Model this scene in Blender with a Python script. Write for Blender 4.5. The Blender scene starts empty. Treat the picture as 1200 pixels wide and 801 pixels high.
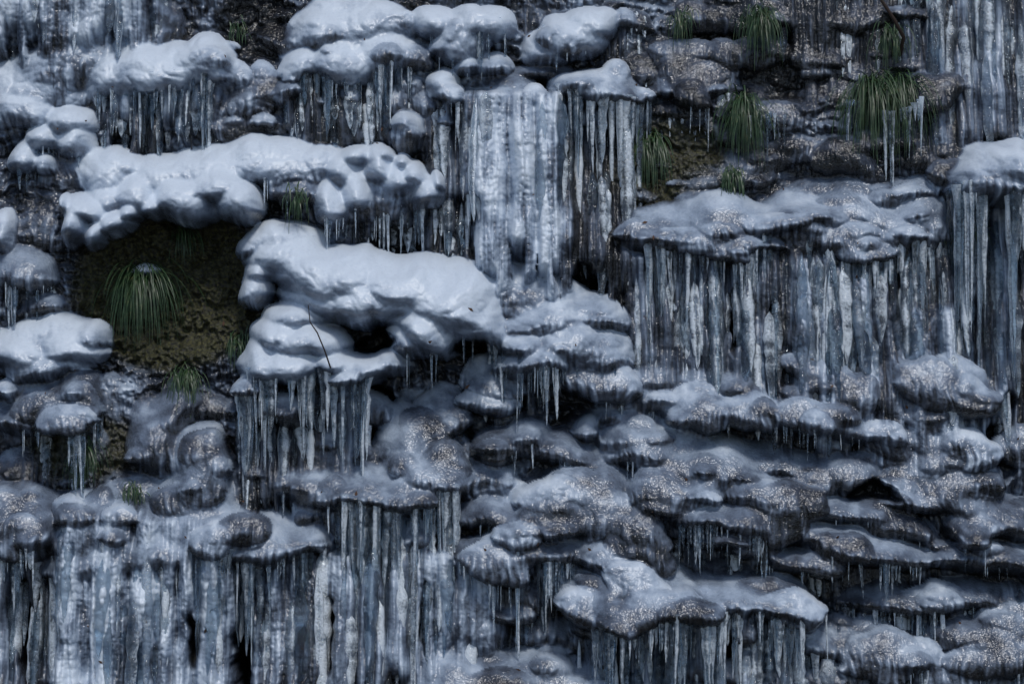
import bpy, math, numpy as np
from mathutils import Vector
rng=np.random.default_rng(7)
S=200.0; SL=0.30
# ---------------- noise
def _tab(seed):
    r=np.random.default_rng(seed); p=r.permutation(256); a=r.random(256)*2*np.pi
    return p,np.cos(a),np.sin(a)
def pn(x,y,seed=0):
    p,gx,gy=_tab(seed)
    xi=np.floor(x).astype(np.int64); yi=np.floor(y).astype(np.int64)
    fx=x-xi; fy=y-yi
    u=fx*fx*fx*(fx*(fx*6-15)+10); v=fy*fy*fy*(fy*(fy*6-15)+10)
    def g(i,j,dx,dy):
        h=p[(p[i&255]+j)&255]; return gx[h]*dx+gy[h]*dy
    a=g(xi,yi,fx,fy); b=g(xi+1,yi,fx-1,fy); c=g(xi,yi+1,fx,fy-1); d=g(xi+1,yi+1,fx-1,fy-1)
    return ((a+(b-a)*u)+((c+(d-c)*u)-(a+(b-a)*u))*v)*1.5
def fbm(x,y,seed,o=4):
    s=0;a=1.0
    for i in range(o):
        s=s+a*pn(x,y,seed+i*13); x=x*2.03+5.1; y=y*2.03+1.7; a*=0.5
    return s
def billow(x,y,seed,o=3):
    s=0;a=1.0
    for i in range(o):
        s=s+a*np.abs(pn(x,y,seed+i*13)); x=x*2.03+5.1; y=y*2.03+1.7; a*=0.5
    return s
def sm(a,b,x):
    t=np.clip((x-a)/(b-a),0,1); return t*t*(3-2*t)
# ---------------- grid
ST=1.35
us=np.concatenate([np.arange(-520,-60,6),np.arange(-60,1260,ST),np.arange(1262,1720,6)])
vs=np.concatenate([np.arange(-420,-40,6),np.arange(-40,841,ST),np.arange(844,1220,6)])
U,V=np.meshgrid(us,vs)
NV,NU=U.shape
ws1=fbm(U/70,V/70,1,2)*10; ws2=fbm(U/70,V/70,2,2)*9
w1=fbm(U/70,V/70,1,3)*9+fbm(U/20,V/20,71,2)*2.2; w2=fbm(U/70,V/70,2,3)*8+fbm(U/20,V/26,72,2)*2.6
UW=U+w1; VW=V+w2
B0=0.10*fbm(U/260,V/200,3,3)
D=B0.copy()
lay=fbm(U/180,VW/34,5,3); D+=0.05*lay
D+=0.06*billow(UW/46,VW/34,9,3)
D+=0.010*fbm(U/9,V/9,14,2)
Wt=np.clip(0.34+0.36*fbm(U/90,V/50,21,4),0.02,0.65)
Cu=np.zeros_like(D); Ms=np.zeros_like(D); Rp=np.zeros_like(D)
micro=np.ones_like(D)*.8
def win(u0,u1,v0,v1):
    i0=max(np.searchsorted(us,u0)-1,0); i1=min(np.searchsorted(us,u1)+1,NU)
    j0=max(np.searchsorted(vs,v0)-1,0); j1=min(np.searchsorted(vs,v1)+1,NV)
    return (slice(j0,j1),slice(i0,i1))
def at(A,u,v):
    i=np.clip(np.searchsorted(us,u),0,NU-1); j=np.clip(np.searchsorted(vs,v),0,NV-1)
    return A[j,i]
def mound(cx,cy,rx,ry,h,w,tilt=0,skew=0.3,k=None,off=-0.02,warp=1.0,p=None,base=None):
    wh=w>.65
    if k is None: k=0.05 if wh else 0.085
    if p is None: p=0.55 if wh else 0.62
    m=1.35; ext=abs(rx*math.sin(math.radians(tilt)))
    s=win(cx-rx*m-25,cx+rx*m+25,cy-ry*m-ext-25,cy+ry*m+ext+25)
    wa=warp*min(1.2,ry/26.0)
    x=U[s]+(.6*ws1[s]+.4*w1[s])*wa-cx; y=V[s]+(.6*ws2[s]+.4*w2[s])*wa-cy
    c,sn=math.cos(math.radians(tilt)),math.sin(math.radians(tilt))
    a=(x*c+y*sn)/rx; b=(-x*sn+y*c)/ry
    t=np.where(b<skew,(skew-b)/(1+skew),(b-skew)/(1-skew))
    r2=a*a+t*t
    pr=np.clip(1-r2,0,1)**p
    if base is None: base=at(B0,cx,cy)+off
    dm=np.where(r2<1,base+h*pr,-5)
    d=D[s]; df=dm-d
    hh=np.clip(k-np.abs(df),0,k)/k
    nd=np.maximum(d,dm)+hh*hh*k*0.25
    nd=np.where(r2<1,nd,d)
    bl=np.clip(0.5+0.5*df/k,0,1)*(r2<1)
    D[s]=nd
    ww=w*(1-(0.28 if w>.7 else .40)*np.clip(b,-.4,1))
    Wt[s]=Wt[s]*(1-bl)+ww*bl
    Cu[s]*=(1-bl); Ms[s]*=(1-bl); Rp[s]*=(1-bl)
    micro[s]=micro[s]*(1-bl)+(0.0 if wh else 0.14)*bl
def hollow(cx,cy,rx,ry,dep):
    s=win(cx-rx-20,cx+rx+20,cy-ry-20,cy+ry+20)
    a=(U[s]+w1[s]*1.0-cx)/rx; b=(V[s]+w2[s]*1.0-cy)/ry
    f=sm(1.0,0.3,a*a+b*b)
    D[s]-=dep*f; Wt[s]*=(1-f); Cu[s]*=(1-f)  # cuts the recess and paints its shade: whiteness falls to near-black
colc=np.sort(np.cumsum(rng.uniform(5,18,500))-800)
colr=rng.random(500)
def flute(u,pw=.5):
    i=np.clip(np.searchsorted(colc,u),1,len(colc)-1)
    l=colc[i-1]; r=colc[i]; t=(u-l)/(r-l)
    return np.clip(1-(2*t-1)**2,0,1)**pw*(0.5+0.8*colr[i]), colr[i]
def curtain(u0,u1,v0,v1,amp,w,push=0.0,fade=14):
    s=win(u0-20,u1+20,v0-30,v1+60)
    sheet=w>.72
    sway=(5 if sheet else 3)*pn(U[s]/60,V[s]/110,31)+(3. if sheet else 1.0)*pn(U[s]/14,V[s]/50,32)+w1[s]*.15
    uu=U[s]+sway
    fb,cb=flute(uu*.36+40,.8); f,cr=flute(uu,.6); f2,c2=flute(uu*1.9+77)
    f=fb*(1.3 if sheet else 1.0)+f*(.5 if sheet else .9)+0.25*f2+.5*pn(U[s]/14,V[s]/45,36)
    mk=sm(u0-fade*.6,u0+fade,U[s]+w1[s])*sm(u1+fade*.6,u1-fade,U[s]+w1[s])*sm(v0-6,v0+8,V[s])*sm(v1+10,v1-30,V[s]+(cr-0.5)*60+(cb-.5)*50)
    t=B0[s]+push+amp*f
    D[s]=D[s]*(1-mk)+(t+0.12*(D[s]-B0[s]))*mk
    if sheet: ww=w*(.32+.28*cb+.18*cr+.15*c2+.14*f+.38*fbm(U[s]/24,V[s]/80,44,3))
    else: ww=w*(-.06+0.5*cr+0.45*cb+0.35*c2+0.12*f+0.4*fbm(U[s]/20,V[s]/110,44,2))  # valleys painted darker to deepen the shade between columns
    Wt[s]=Wt[s]*(1-mk)+ww*mk
    Cu[s]=np.maximum(Cu[s],mk); micro[s]=micro[s]*(1-mk)+0.10*mk
    Rp[s]=Rp[s]*(1-mk)+(1.0 if sheet else .25)*mk
def lumps(u0,u1,v0,v1,n,rx,ry,h,w,tilt=0,seed=1):
    r=np.random.default_rng(seed)
    P=[(r.uniform(v0,v1),r.uniform(u0,u1)) for _ in range(n)]
    P.sort()
    for v,u in P:
        q=r.uniform(*rx); hh=r.uniform(*h)
        mound(u,v,q,q*r.uniform(*ry),hh,r.uniform(*w),tilt+r.uniform(-12,12),k=0.06,p=.7,warp=1.2,base=at(D,u,v)-hh*.45,skew=r.uniform(0,.4))
lumps(-500,1700,-400,1200,560,(18,70),(.35,.7),(.06,.15),(.1,.55),3,seed=3)
for h in [(200,330,110,90,.10),(820,345,120,40,.12),(300,20,70,50,.1),(900,60,160,60,.08),(640,450,90,30,.1),(480,280,60,25,.12),(700,340,45,20,.1)]:
    hollow(*h)
s=win(60,340,230,460)
f=sm(1.0,.6,((U[s]-195)/125)**2+((V[s]-335)/110)**2); Ms[s]=f; Wt[s]*=(1-f); micro[s]=1.6
s=win(700,960,0,300)
f=sm(1.0,.3,((U[s]-790)/85)**2+((V[s]-190)/75)**2)*.8; Ms[s]=np.maximum(Ms[s],f); Wt[s]*=(1-.8*f)
s=win(0,200,440,640)
f=sm(1.0,.3,((U[s]-100)/80)**2+((V[s]-520)/50)**2)*.7; Ms[s]=np.maximum(Ms[s],f); Wt[s]*=(1-.7*f)
CUR=[(-80,178,-80,75,.06,.95,.12),(105,250,90,180,.05,.6,.10),(325,475,70,165,.05,.45,.04),
          (655,748,100,350,.06,.35,.08),(500,560,110,300,.05,.5,.08),(538,668,100,355,.08,.95,.22),
          (735,1150,295,520,.07,.55,.08),(930,1030,300,500,.07,.9,.12),(1040,1140,360,560,.07,.78,.10),
          (760,875,70,150,.03,.4,.0),(930,1110,-50,90,.03,.33,.0),(1070,1260,-60,190,.05,.6,.04),(1140,1260,230,600,.06,.55,.02),
          (-60,75,630,860,.06,.55,.05),(75,185,590,860,.08,.88,.18),(170,290,600,860,.08,.8,.15),(300,435,640,860,.07,.74,.12),
          (280,440,450,600,.07,.55,.12),(405,530,580,830,.07,.65,.10),(500,590,640,790,.06,.85,.14),(575,660,650,760,.04,.45,.02),
          (670,935,715,860,.07,.66,.12),(930,1260,680,860,.04,.5,.0),(30,125,500,580,.04,.4,.0),(-60,60,310,390,.05,.45,.0),
          (545,640,440,500,.05,.45,.04),(720,900,590,650,.04,.45,.02),(600,760,0,60,.03,.5,.0),(400,560,230,310,.04,.35,.0),(800,1100,640,700,.03,.45,.0)]
for c in CUR: curtain(*c)
for h in [(40,725,14,60,.3),(293,750,13,75,.4),(446,490,20,42,.45),(690,335,20,34,.2),(1175,510,14,60,.2),(560,500,18,22,.15),(235,740,7,40,.2),(390,735,7,45,.2),(860,370,7,50,.2),(800,380,6,40,.2),(905,400,6,50,.2),(1130,430,7,60,.2),(505,720,6,50,.2),(735,770,6,30,.2),(845,770,6,30,.2)]:
    hollow(*h)
Dcur=D.copy()
W=.92
M=[
(60,62,75,32,.22,.7,-8),(150,48,60,22,.2,.75,0),(120,80,50,38,.30,.9,0),(185,72,92,45,.36,W,0),(228,62,45,40,.34,W,0),(25,92,60,34,.22,.85,0),
(15,120,40,30,.28,.85,10),(68,135,36,26,.32,W,0),(40,158,30,22,.3,.9,0),(78,160,28,24,.32,W,0),(15,182,26,24,.3,W,0),(45,190,18,14,.26,.8,0),
(118,198,46,36,.34,W,0),(142,190,36,20,.34,W,10),(0,268,14,30,.28,.8,0),(25,312,45,32,.22,.6,0),(50,355,26,16,.2,.5,0),(295,95,50,30,.14,.45,-10),(265,135,40,25,.12,.4,0),
(310,185,85,34,.30,.9,4),(365,190,50,28,.32,.85,0),(235,192,80,34,.34,W,0),(190,205,65,36,.40,W,0),(120,228,40,26,.40,W,0),(160,225,45,34,.46,W,0),(215,228,42,34,.5,W,0),(278,232,32,28,.5,W,10),(250,215,50,28,.45,W,0),
(95,243,36,22,.46,W,0),(130,258,32,20,.5,W,0),(82,262,17,26,.48,.9,0),(108,272,15,18,.52,.9,0),(150,250,20,16,.52,.9,0),(70,240,8,16,.45,.8,0),(180,240,26,20,.5,W,0),
(345,215,45,22,.3,.5,0),(165,316,18,8,.10,.95,0),
(425,215,60,50,.28,.7,0),(400,200,22,28,.40,W,0),(385,235,26,30,.40,.9,0),(413,182,22,16,.38,W,0),(440,190,22,24,.42,W,0),(462,205,26,24,.42,.9,0),(418,222,22,26,.44,W,0),(448,178,16,11,.4,W,0),(485,200,22,20,.42,.9,0),(498,222,22,28,.42,.85,0),(512,210,10,18,.42,.9,0),(470,185,14,12,.4,W,0),
(400,28,85,50,.22,.8,0),(350,66,32,28,.26,.85,0),(392,62,42,32,.30,.9,0),(440,55,52,34,.28,.85,0),(430,15,60,26,.26,.85,0),(370,22,40,24,.26,.8,0),(505,12,32,22,.28,W,0),(540,28,46,36,.28,.9,0),(575,18,32,26,.3,W,0),(520,40,26,18,.28,.8,0),
(478,148,26,30,.32,.7,0),(470,138,18,16,.34,.8,0),(517,86,20,22,.36,W,0),(532,104,14,18,.38,.9,0),(545,66,20,14,.3,.8,0),(580,68,26,16,.26,.75,0),(335,98,22,16,.25,.6,0),(600,90,36,14,.2,.4,10),
(640,45,36,26,.28,.85,0),(668,28,46,32,.36,W,0),(695,16,34,26,.34,W,0),(655,22,26,20,.38,W,0),(640,75,50,14,.2,.4,0),(700,96,58,26,.38,.68,4),(685,90,38,18,.42,.72,0),(735,105,34,20,.34,.45,0),
(600,112,52,24,.30,.6,0),(585,335,60,30,.3,.7,0),
(800,268,80,40,.26,.52,0),(850,256,90,36,.30,.63,0),(940,260,90,42,.32,.58,2),(1000,243,90,36,.28,.64,0),(1055,266,80,42,.32,.64,0),(985,276,70,28,.36,.6,0),(1090,250,50,36,.26,.56,0),(860,285,70,18,.34,.5,0),(770,280,40,22,.28,.35,0),(860,200,60,18,.12,.35,0),(1010,215,80,14,.14,.45,0),
(1180,205,75,46,.55,.72,4),(1150,200,44,32,.5,.68,0),(1195,190,50,30,.6,.8,0),(1135,220,24,22,.4,.5,0),(820,90,60,16,.14,.35,0),(1000,100,60,14,.08,.25,0),
(330,278,55,26,.34,.85,4),(300,285,28,22,.34,.8,0),(345,300,60,34,.44,W,6),(400,322,85,42,.56,W,6),(470,335,90,42,.62,W,8),(530,355,70,48,.60,W,8),(560,375,42,36,.54,.9,0),(430,350,110,36,.62,W,6),(505,385,46,30,.60,.9,20),(298,340,22,30,.42,.85,0),(305,318,22,20,.42,.9,0),
(480,400,30,24,.55,.8,0),
(345,372,42,20,.52,.9,0),(330,392,42,24,.56,W,0),(312,420,34,28,.56,.9,0),(360,400,55,26,.58,W,0),(340,425,50,24,.58,.9,0),(395,425,42,18,.58,.85,0),(430,432,54,20,.60,.8,-6),(410,442,44,18,.6,.75,0),(455,425,30,18,.56,.75,0),(300,445,22,18,.5,.55,0),
(620,345,80,34,.30,.66,4),(640,372,70,30,.40,.70,0),(700,368,46,26,.34,.66,0),(660,400,82,32,.46,.72,0),(635,418,58,26,.50,.72,0),(700,415,44,26,.44,.68,0),(610,400,34,20,.46,.72,0),
(60,392,70,26,.30,.85,0),(30,410,46,26,.36,.9,0),(80,405,46,28,.38,.9,0),(50,425,56,24,.38,.8,0),(105,392,24,20,.34,.8,0),(60,462,64,26,.30,.45,0),(88,458,22,14,.36,.6,0),(20,486,44,26,.34,.46,0),(75,488,44,22,.34,.42,0),(10,452,18,12,.34,.7,0),
(20,598,62,40,.36,.42,0),(50,620,36,30,.38,.42,0),(185,510,42,46,.26,.42,0),(205,480,24,40,.24,.4,0),
(235,545,40,50,.30,.64,0),(235,600,70,60,.30,.64,0),(120,610,60,46,.30,.64,0),(190,640,70,36,.34,.62,0),(320,628,66,34,.40,.62,0),(285,610,40,26,.38,.62,0),(365,628,40,22,.38,.56,0),(130,650,70,30,.32,.64,0),
(330,478,50,30,.40,.46,0),(480,520,46,46,.34,.62,0),(500,545,62,32,.42,.62,0),(430,570,85,34,.44,.55,4),(470,580,60,26,.48,.5,0),(390,575,46,26,.44,.52,0),(520,560,50,26,.4,.52,0),(360,560,40,30,.38,.52,0),
(620,508,34,22,.34,.6,0),(590,520,40,22,.3,.35,0),(660,528,60,22,.28,.45,6),(690,500,20,16,.3,.64,0),(715,480,26,20,.3,.56,0),(600,598,60,20,.34,.42,8),(630,640,64,26,.34,.4,8),(590,655,52,18,.36,.35,6),(560,600,40,16,.3,.45,0),(690,600,46,40,.30,.54,0),(700,560,40,30,.26,.45,0),
(760,440,70,22,.26,.6,6),(790,470,90,22,.32,.64,6),(860,465,90,24,.30,.6,8),(930,485,110,22,.34,.6,8),(1000,500,80,20,.30,.52,12),(730,482,40,24,.32,.6,0),(760,520,60,36,.38,.6,0),(740,505,40,24,.38,.6,0),(835,545,86,36,.42,.6,4),(810,565,52,24,.46,.55,0),(880,575,60,26,.42,.5,8),
(940,545,100,26,.28,.45,10),(1010,560,70,24,.24,.4,14),(980,590,80,20,.34,.55,8),(860,605,66,24,.48,.46,4),(820,600,40,22,.46,.5,0),(850,625,52,14,.46,.36,0),(960,620,70,20,.34,.5,4),(1010,640,90,22,.40,.54,6),(930,650,60,16,.38,.42,4),(1040,610,60,22,.3,.44,10),
(1110,560,70,40,.28,.5,10),(1150,600,80,34,.30,.46,6),(1170,650,90,24,.36,.36,6),(1110,645,50,18,.34,.46,0),(1120,690,70,20,.26,.42,4),(1050,700,80,22,.24,.42,6),(1140,740,90,24,.24,.38,6),(1040,760,90,24,.22,.4,4),(960,740,60,26,.2,.45,0),
(740,672,70,46,.48,.58,0),(710,690,44,30,.50,.58,0),(770,695,60,32,.56,.56,0),(850,690,80,34,.50,.56,4),(810,705,60,24,.56,.5,0),(900,700,50,24,.46,.48,4),(700,640,46,30,.34,.52,0),
(550,700,40,60,.24,.6,0),(600,770,90,26,.32,.56,0),(540,785,80,36,.36,.6,0),(650,785,80,30,.34,.5,0),(720,800,70,20,.3,.46,0),(580,800,120,30,.4,.56,0),
]
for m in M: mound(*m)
lumps(560,1220,430,800,190,(14,48),(.35,.7),(.04,.10),(.2,.76),8,seed=11)
lumps(-20,560,450,640,70,(12,34),(.5,.9),(.03,.08),(.3,.7),0,seed=12)
lumps(240,760,0,140,40,(8,26),(.5,.9),(.04,.08),(.5,.85),0,seed=13)
lumps(740,1120,210,300,40,(12,36),(.3,.5),(.03,.07),(.45,.7),0,seed=14)
lumps(740,1120,0,210,60,(12,40),(.3,.7),(.03,.07),(.1,.5),0,seed=15)
for h in [(440,402,28,12,.3),(552,408,24,9,.25),(1020,575,34,8,.15)]:
    hollow(*h)
def blur(A,n):
    B=A.copy()
    for _ in range(n):
        B[1:-1,1:-1]=(B[:-2,1:-1]+B[2:,1:-1]+B[1:-1,:-2]+B[1:-1,2:]+B[1:-1,1:-1]*2)/6
    return B
# melt-rounding of thick ice
sb=(1-sm(.02,.18,micro))*1.0+ .55*sm(.02,.18,micro)*(1-sm(.2,.5,micro))*(1-Cu)
sb=np.clip(sb,0,1)
D=D*(1-sb)+blur(D,9)*sb
Z=(400.5-V)/S; X=(U-600)/S
def upf(D_):
    g=np.gradient(SL*Z-D_,axis=0)/np.gradient(Z,axis=0); return g/np.sqrt(1+g*g)
up0=blur(upf(D),8)
gl=np.clip(micro,0,1.6)
white=1-sm(.02,.18,micro)
D+=white*(.022*billow(UW/30,VW/24,161,1)+.010*billow(U/13,V/12,162,1)+.0012*pn(U/4,V/4,163))
D+=gl*0.016*(billow(UW/14,VW/24,81,2)-.3)
D+=gl*(0.014*fbm(U/10,V/10,60,3))
D+=np.clip(gl+.3,0,1)*0.009*fbm(U/34,V/28,66,2)
D+=(Ms>.3)*0.02*fbm(U/6,V/6,90,2)
gz_=(1-sm(.62,.8,Wt))*(1-np.clip(Ms,0,1))*(1-Cu)*sm(.55,.05,up0)
dr=np.abs(pn((U+w1*.6)/10,V/60,131))+.5*np.abs(pn((U+w1*.5)/5,V/40,132))
D+=gz_*.034*dr
D+=0.0025*fbm(U/7,V/8,68,1)*np.clip(micro+.1,0,1)
rpn=billow(U/8,V/10,121,2)
D+=Rp*0.014*(rpn-.3)
up=upf(D)
n1=fbm(U/40,V/40,101,4); n2=fbm(U/9,V/9,102,3); ns=pn(U/3.2,V/45,103)+.6*pn(U/1.9+9,V/25,104)
Wt=Wt+np.where(Ms>.5,0,1)*(0.20*np.clip(up,-1,1)-.05)*(1-.6*Cu)
inv=np.clip(1.1-Wt,0,1)
fl=fbm(UW/24,VW/14,107,3)
Wt=Wt+.10*n1+(1-.8*Cu)*inv*(.06*n2+.24*fl)+Cu*.2*ns*(.4+inv)+Rp*.14*(rpn-.3)+gz_*(.45*(dr-.32)+.12*pn((U+w1)/3.5,V/26,141))-white*.07*np.clip(fbm(U/18,V/14,181,3),-1,1)
Y=SL*Z+0.15-D
co=np.stack([X,Y,Z],-1).reshape(-1,3).astype(np.float32)
idx=np.arange(NV*NU).reshape(NV,NU)
q=np.stack([idx[:-1,:-1],idx[1:,:-1],idx[1:,1:],idx[:-1,1:]],-1).reshape(-1,4).astype(np.int32)
def mk_mesh(name,co,q,mat,attr=None,smooth=True):
    me=bpy.data.meshes.new(name)
    me.vertices.add(len(co)); me.vertices.foreach_set('co',np.asarray(co,np.float32).ravel())
    me.loops.add(q.size); me.loops.foreach_set('vertex_index',q.ravel().astype(np.int32))
    me.polygons.add(len(q)); me.polygons.foreach_set('loop_start',np.arange(0,q.size,4,dtype=np.int32))
    me.update(calc_edges=True)
    me.polygons.foreach_set('use_smooth',np.full(len(q),smooth))
    if attr is not None:
        a=me.color_attributes.new('feat','FLOAT_COLOR','POINT'); a.data.foreach_set('color',attr.astype(np.float32).ravel())
    me.materials.append(mat)
    ob=bpy.data.objects.new(name,me); bpy.context.collection.objects.link(ob); return ob
# ------------- materials
def newmat(n):
    m=bpy.data.materials.new(n); m.use_nodes=True; nt=m.node_tree
    return m,nt,nt.nodes['Principled BSDF']
def N(nt,t,**k):
    return nt.nodes.new(t)
def noise(nt,vec,sc,det=3,rough=.55):
    n=N(nt,'ShaderNodeTexNoise'); n.inputs['Scale'].default_value=sc; n.inputs['Detail'].default_value=det; n.inputs['Roughness'].default_value=rough
    nt.links.new(vec,n.inputs['Vector']); return n.outputs['Fac']
def mth(nt,op,a,b,c=None,clamp=False):
    n=N(nt,'ShaderNodeMath'); n.operation=op; n.use_clamp=clamp
    for i,x in enumerate([a,b,c]):
        if x is None: continue
        if isinstance(x,(int,float)): n.inputs[i].default_value=x
        else: nt.links.new(x,n.inputs[i])
    return n.outputs[0]
def ramp(nt,f,st):
    n=N(nt,'ShaderNodeValToRGB'); e=n.color_ramp.elements
    while len(e)<len(st): e.new(.5)
    for i,(p,c) in enumerate(st): e[i].position=p; e[i].color=(*c,1) if len(c)==3 else c
    nt.links.new(f,n.inputs[0]); return n.outputs[0]
def mixc(nt,f,a,b):
    n=N(nt,'ShaderNodeMix'); n.data_type='RGBA'
    nt.links.new(f,n.inputs[0]) if not isinstance(f,float) else setattr(n.inputs[0],'default_value',f)
    for s,x in((6,a),(7,b)):
        if isinstance(x,tuple): n.inputs[s].default_value=(*x,1)
        else: nt.links.new(x,n.inputs[s])
    return n.outputs[2]
mC,nt,P=newmat('frozen_rock')
pos=N(nt,'ShaderNodeNewGeometry').outputs['Position']
at_=N(nt,'ShaderNodeAttribute'); at_.attribute_name='feat'
sep=N(nt,'ShaderNodeSeparateColor'); nt.links.new(at_.outputs['Color'],sep.inputs[0])
R,G,Bc=sep.outputs
n3=noise(nt,pos,55,2,.6)
cov=mth(nt,'ADD',R,mth(nt,'MULTIPLY',mth(nt,'SUBTRACT',n3,.5),.14),clamp=True)
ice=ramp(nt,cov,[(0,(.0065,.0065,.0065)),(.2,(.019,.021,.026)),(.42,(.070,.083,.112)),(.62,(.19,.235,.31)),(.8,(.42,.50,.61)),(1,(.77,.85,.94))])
mos=ramp(nt,n3,[(.35,(.010,.008,.005)),(.52,(.040,.040,.012)),(.75,(.11,.10,.026))])
nt.links.new(mixc(nt,Bc,ice,mos),P.inputs['Base Color'])
rg=mth(nt,'ADD',mth(nt,'MULTIPLY',mth(nt,'MULTIPLY',R,R),.34),mth(nt,'MULTIPLY',Bc,.6)); rg=mth(nt,'ADD',rg,.08,clamp=True)
nt.links.new(rg,P.inputs['Roughness']); P.inputs['IOR'].default_value=1.6
bp=N(nt,'ShaderNodeBump'); bp.inputs['Distance'].default_value=.012
nt.links.new(mth(nt,'SUBTRACT',1.0,mth(nt,'MULTIPLY',R,.75),clamp=True),bp.inputs['Strength'])
nt.links.new(n3,bp.inputs['Height']); nt.links.new(bp.outputs[0],P.inputs['Normal'])
# icicles
mI,nt,P=newmat('icicle_ice')
pos=N(nt,'ShaderNodeNewGeometry').outputs['Position']
at_=N(nt,'ShaderNodeAttribute'); at_.attribute_name='feat'
sep=N(nt,'ShaderNodeSeparateColor'); nt.links.new(at_.outputs['Color'],sep.inputs[0])
nb=noise(nt,pos,60,2,.6)
f=mth(nt,'ADD',sep.outputs[0],mth(nt,'MULTIPLY',mth(nt,'SUBTRACT',nb,.5),.7),clamp=True)
nt.links.new(ramp(nt,f,[(0,(.60,.72,.82)),(.5,(.74,.84,.93)),(1,(.86,.93,.99))]),P.inputs['Base Color'])
nt.links.new(ramp(nt,f,[(.15,(1,1,1)),(.55,(.88,.88,.88)),(.95,(.12,.12,.12))]),P.inputs['Transmission Weight'])
P.inputs['IOR'].default_value=1.38; P.inputs['Roughness'].default_value=.04
bp=N(nt,'ShaderNodeBump'); bp.inputs['Strength'].default_value=.6; bp.inputs['Distance'].default_value=.013
nt.links.new(nb,bp.inputs['Height']); nt.links.new(bp.outputs[0],P.inputs['Normal'])
# grass
mG,nt,P=newmat('grass_blade')
gn=noise(nt,N(nt,'ShaderNodeNewGeometry').outputs['Position'],25,2)
gc=ramp(nt,gn,[(.35,(.022,.050,.02)),(.58,(.050,.100,.04)),(.8,(.17,.17,.08))]); nt.links.new(gc,P.inputs['Base Color']); P.inputs['Roughness'].default_value=.4
mT,nt,P=newmat('dead_twig'); P.inputs['Base Color'].default_value=(.04,.022,.014,1); P.inputs['Roughness'].default_value=.6
mL,nt,P=newmat('dead_leaf'); P.inputs['Base Color'].default_value=(.10,.045,.02,1); P.inputs['Roughness'].default_value=.6
mS,nt,P=newmat('ground_gravel'); nn=noise(nt,N(nt,'ShaderNodeNewGeometry').outputs['Position'],3,6)
nt.links.new(ramp(nt,nn,[(.3,(.03,.03,.03)),(.7,(.12,.12,.12))]),P.inputs['Base Color'])

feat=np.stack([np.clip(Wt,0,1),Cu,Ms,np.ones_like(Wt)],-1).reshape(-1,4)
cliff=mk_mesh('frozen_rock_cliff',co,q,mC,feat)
# ------------- icicles
def icicles(name,items,fused=False):
    nr=16; ns_=9
    n=len(items); A=np.array(items)
    t=np.linspace(0,1,nr)
    th=np.linspace(0,2*np.pi,ns_,endpoint=False)
    u,v,L,r,d=[A[:,i][:,None] for i in range(5)]
    pw=rng.uniform(.4,.9,(n,1))
    if fused:
        prof=(np.sin(np.pi*np.clip(t[None,:],.0,1)**rng.uniform(.5,.9,(n,1)))**.6)*.9+.02
    else:
        prof=(1-t[None,:])**pw*(0.70+0.45*np.exp(-t[None,:]*8))+0.03
    ph=rng.random((n,1))*9
    prof=prof*(1+0.08*np.sin(t[None,:]*L/6+ph)+0.10*rng.standard_normal((n,nr))*(t[None,:]<.93))
    rr=r*np.clip(prof,0.02,2)/S
    lean=rng.normal(0,.02,(n,1))*L*t[None,:]/S
    wx=(rng.standard_normal((n,nr))*0.35).cumsum(1)*r*0.15/S+lean
    cx=(u-600)/S+wx; cz=(400.5-v)/S - t[None,:]*L/S
    z0=(400.5-v)/S
    fl=A[:,5][:,None]
    cy=SL*(z0-fl*t[None,:]*L/S)+0.15-d+(rng.standard_normal((n,nr))*0.3).cumsum(1)*r*0.08/S
    ecc=(1+.15*rng.standard_normal((n,1,ns_)))
    Xr=cx[:,:,None]+rr[:,:,None]*np.cos(th)[None,None,:]*ecc
    Yr=cy[:,:,None]+rr[:,:,None]*np.sin(th)[None,None,:]*ecc
    Zr=np.repeat(cz[:,:,None],ns_,2)
    co=np.stack([Xr,Yr,Zr],-1).reshape(-1,3)
    base=np.arange(n)[:,None,None]*nr*ns_
    i=np.arange(nr-1)[None,:,None]*ns_; j=np.arange(ns_)[None,None,:]; j2=(j+1)%ns_
    q=np.stack([base+i+j,base+i+ns_+j,base+i+ns_+j2,base+i+j2],-1).reshape(-1,4)
    wcol=rng.uniform(.0,.95,(n,1,1))+rng.normal(0,.20,(n,1,ns_))+rng.normal(0,.12,(n,nr,1))+0*Xr
    at=np.repeat(np.clip(wcol,0,1).reshape(-1,1),4,1)
    return mk_mesh(name,co,q,mI,at)
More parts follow.
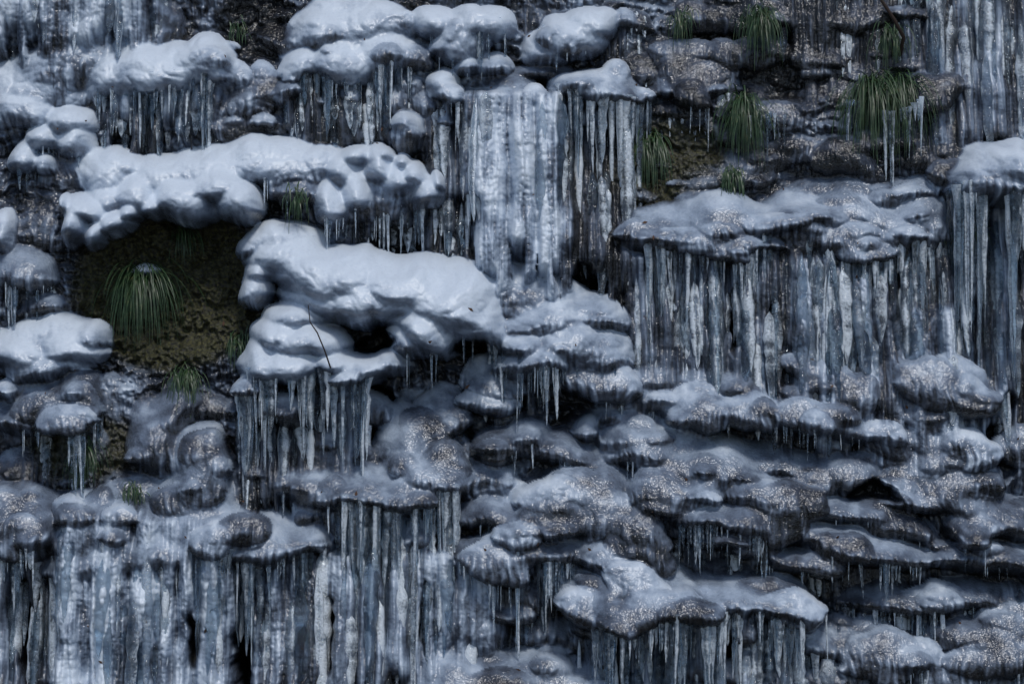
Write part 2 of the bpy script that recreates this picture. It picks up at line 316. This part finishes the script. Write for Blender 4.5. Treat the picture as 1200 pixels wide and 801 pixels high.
ROWS=[
 ([(-40,-30),(178,-30)],(50,110),50,(3,6)),
 ([(95,95),(140,112),(200,105),(245,95)],(35,95),60,(3,9)),
 ([(0,190),(100,170)],(15,40),16,(2,4)),([(0,330),(70,330)],(25,60),24,(2,5)),
 ([(325,80),(360,88),(400,85),(478,75)],(30,95),60,(2.5,6.5)),
 ([(500,50),(600,40)],(20,60),20,(2,4)),([(500,110),(545,120)],(30,100),14,(2,4)),
 ([(535,115),(560,120)],(100,215),8,(4,9)),
 ([(655,100),(700,112),(755,112)],(130,250),60,(4,12)),
 ([(640,60),(700,40)],(15,40),16,(2,3.5)),
 ([(760,80),(870,85)],(30,75),36,(2,4)),([(860,150),(930,160)],(20,60),16,(2,3.5)),
 ([(735,295),(850,300),(1000,302),(1140,298)],(50,160),180,(3,9)),
 ([(880,300),(1140,302)],(100,225),64,(4,13)),
 ([(1000,120),(1085,120)],(40,110),34,(2,5),.16),([(880,130),(925,130)],(30,70),12,(2,3.5),.12),
 ([(1090,20),(1210,10)],(60,150),26,(2,5)),
 ([(1120,235),(1150,240),(1205,235)],(120,350),54,(4,14)),([(1110,220),(1150,230)],(20,80),14,(2,4)),
 ([(370,265),(430,270),(510,250)],(15,50),26,(2,4)),([(420,240),(520,280)],(20,60),14,(2,4)),
 ([(300,230),(370,230)],(10,35),14,(2,3)),
 ([(285,455),(350,455),(440,450)],(60,135),64,(3,11)),
 ([(540,420),(600,440),(730,435)],(20,70),60,(2,6)),([(470,440),(560,430)],(20,60),18,(2,4)),
 ([(30,510),(130,505)],(25,70),36,(2,5)),
 ([(-10,635),(75,640)],(60,160),40,(3,10)),([(75,640),(190,670)],(60,150),24,(3.5,12)),([(180,670),(300,665)],(50,150),40,(3,12)),([(300,655),(420,640)],(60,160),44,(3,13)),
 ([(390,595),(470,605),(545,585)],(50,210),76,(3,11)),([(500,640),(560,660)],(40,110),12,(3,6)),
 ([(575,665),(670,660)],(25,90),44,(2,6)),([(560,615),(660,615)],(8,25),20,(1.5,3)),
 ([(690,720),(760,730),(930,722)],(35,90),110,(3,10)),
 ([(780,625),(860,635),(900,625)],(12,45),50,(2,5)),([(730,550),(790,570)],(15,40),16,(2,4)),
 ([(600,530),(700,545)],(12,40),20,(2,3.5)),([(920,665),(1090,665)],(10,35),40,(2,4)),([(880,590),(1000,605)],(8,28),16,(2,3)),
 ([(1000,600),(1180,680)],(8,30),20,(2,3)),([(940,720),(1200,720)],(20,80),50,(2,6)),([(930,760),(1200,770)],(20,60),40,(2,5)),
 ([(800,490),(1000,520)],(8,25),20,(1.5,3)),([(900,20),(1080,30)],(20,70),16,(1.5,3)),([(560,10),(640,20)],(20,60),20,(2,4)),
 ([(760,130),(860,150)],(15,45),12,(1.5,3)),
]
for row in ROWS:
    pl,(l0,l1),cnt,(r0,r1)=row[:4]; outp=row[4] if len(row)>4 else 0
    it=[]
    pl=np.array(pl,float); phs=rng.random()*9
    cnt=int(cnt*1.3)
    for i in range(cnt):
        u=rng.uniform(pl[0,0],pl[-1,0])
        if rng.random()<.6: u=np.clip(u+8*math.sin(u/5.+phs),pl[0,0],pl[-1,0])
        dens=.72+.45*math.sin(u/13.+phs*2)+.25*math.sin(u/31.+phs)
        if rng.random()>dens: continue
        v=np.interp(u,pl[:,0],pl[:,1])+rng.normal(0,2.5)
        L=(l0*.7+(l1-l0*.7)*rng.random()**1.6)*(0.75+0.4*math.sin(u/19.0+phs)+.25*math.sin(u/6.+phs))
        L=max(L,l0*.4)
        r=r0+(r1-r0)*rng.random()**1.7; r*=0.6+0.5*min(1,L/l1)
        col_=[at(D,u,v+k) for k in range(-26,6,3)]
        j=int(np.argmax(col_)); d=col_[j]-r*1.3/S
        v0=v-26+3*j-2
        L+= (v-v0)
        d-=rng.random()*0.05; d+=outp
        it.append((u,v0,L,r,d,0))
    if it: icicles('icicle_row',it)
for (u0,u1,v0,v1,amp,w,push) in CUR:
    it=[]
    H=v1-v0
    den=(11 if w>.72 else 4.2) if H>60 else 6
    if (u0,v0)==(538,100): den=40
    if (u0,v0)==(930,-50): den=14
    for i in range(int((u1-u0)/den)):
        u=rng.uniform(u0,u1); a=v0+rng.random()**2*H*.5; b=min(v1,a+H*rng.uniform(.3,.9))+rng.normal(0,8)
        L=b-a
        if L<20: continue
        r=rng.uniform(3,9.5)*min(1,(L/90)**.5)
        dd=[at(Dcur,u,a+L*k) for k in (.1,.3,.5,.7,.9)]
        d=np.median(dd)+rng.uniform(-.9,.35)*r/S
        it.append((u,a,L,r,d,1))
    if it: icicles('frozen_curtain_column',it,True)
# ------------- grass
def wpos(u,v,out=0.0):
    z=(400.5-v)/S; return np.array([(u-600)/S, SL*z+0.15-at(D,u,v)-out, z])
def tuft(u,v,n,L,spread=1.0,up=0.5):
    o=wpos(u,v,0.03); cos=[];qs=[];k=0
    seg=10
    for b in range(n):
        a=rng.uniform(-1,1)*1.3*spread
        dirv=np.array([math.sin(a)*.8,-math.cos(a)*.8,up+rng.normal(0,.45)]); dirv/=np.linalg.norm(dirv)
        l=L*rng.uniform(.45,1.15); p=o+rng.normal(0,.03,3); w=rng.uniform(.0022,.0045)
        g=rng.uniform(.25,.6)
        for s_ in range(seg+1):
            t=s_/seg; side=np.array([math.cos(a),math.sin(a)*.6,0.15])*w*(1-t**2*.9)
            cos.append(p-side); cos.append(p+side)
            dirv=dirv+np.array([0,0,-g]); dirv/=np.linalg.norm(dirv); p=p+dirv*l/seg
            if s_<seg: qs.append((k,k+1,k+3,k+2))
            k+=2
    return mk_mesh('grass_tuft',np.array(cos),np.array(qs,np.int32),mG)
for g in [(160,325,330,.48,1,.9),(216,440,140,.28,.7,.3),(205,268,60,.22,.9,.2),(100,520,120,.25,.9,.2),(900,8,200,.28,.9,.5),(878,115,260,.38,.9,.3),(765,160,190,.34,.7,.3),(1030,95,330,.5,.8,.4),(1062,90,260,.5,.7,.4),(1138,258,130,.28,.7,.3),(805,8,50,.2,.6,.3),(860,200,60,.22,.8,.1),(280,395,60,.2,.9,.0),(165,570,50,.18,1,0),(270,20,30,.15,1,0),(350,225,40,.2,.8,.1),(1055,25,60,.3,.8,.2)]:
    tuft(*g)
# ------------- twigs
def tube(name,pts,r0,r1,mat):
    cu=bpy.data.curves.new(name,'CURVE'); cu.dimensions='3D'; cu.bevel_depth=1; cu.bevel_resolution=2
    sp=cu.splines.new('POLY'); sp.points.add(len(pts)-1)
    for i,p in enumerate(pts): sp.points[i].co=(*p,1); sp.points[i].radius=r0+(r1-r0)*i/(len(pts)-1)
    ob=bpy.data.objects.new(name,cu); bpy.context.collection.objects.link(ob); cu.materials.append(mat); return ob
b=wpos(392,430,.0); 
tube('dead_twig',[b,b+[-.03,-.07,.1],b+[-.07,-.1,.2],b+[-.11,-.12,.26],b+[-.12,-.13,.36]],.005,.0025,mT)
b=wpos(1068,55,.0)
tube('bare_branch',[b,b+[.01,-.1,.1],b+[-.05,-.14,.2],b+[-.13,-.15,.32],b+[-.2,-.15,.45]],.013,.009,mT)
cos=[];qs=[]
for i in range(70):
    u=rng.uniform(0,1200); v=rng.uniform(20,790)
    p=wpos(u,v,.004); s_=rng.uniform(.008,.02); a=rng.uniform(0,6.28)
    e1=np.array([math.cos(a),-.3,math.sin(a)])*s_; e2=np.array([-math.sin(a),-.3,math.cos(a)])*s_*.45
    k=len(cos); cos+=[p-e1,p+e2,p+e1,p-e2]; qs.append((k,k+1,k+2,k+3))
mk_mesh('leaf_litter',np.array(cos),np.array(qs,np.int32),mL)
mk_mesh('ground',np.array([(-150,-200,-4.2),(150,-200,-4.2),(150,20,-4.2),(-150,20,-4.2)]),np.array([(0,1,2,3)],np.int32),mS)  # out of view; added to block light from below and darken undersides
# ------------- light
w=bpy.data.worlds.new('World'); bpy.context.scene.world=w; w.use_nodes=True; nt=w.node_tree
sky=nt.nodes.new('ShaderNodeTexSky'); sky.sky_type='NISHITA'; sky.sun_disc=False
el,az=62,165
sky.sun_elevation=math.radians(el); sky.sun_rotation=math.radians(az)
nt.links.new(sky.outputs[0],nt.nodes['Background'].inputs[0]); nt.nodes['Background'].inputs[1].default_value=.085
sd=bpy.data.lights.new('sun','SUN'); sd.energy=1.35; sd.angle=math.radians(12); sd.color=(1,.985,.96)
so=bpy.data.objects.new('sun',sd); bpy.context.collection.objects.link(so)
dv=Vector((math.sin(math.radians(az))*math.cos(math.radians(el)),math.cos(math.radians(az))*math.cos(math.radians(el)),math.sin(math.radians(el))))
so.rotation_euler=dv.to_track_quat('Z','Y').to_euler()
cd=bpy.data.cameras.new('camera'); cam=bpy.data.objects.new('camera',cd); bpy.context.collection.objects.link(cam)
cam.location=(0,-20,0); cam.rotation_euler=(math.radians(90),0,0); cd.lens=120; cd.sensor_width=36; cd.clip_end=1000
sc=bpy.context.scene; sc.camera=cam
sc.view_settings.view_transform='Standard'; sc.view_settings.look='None'; sc.view_settings.exposure=0
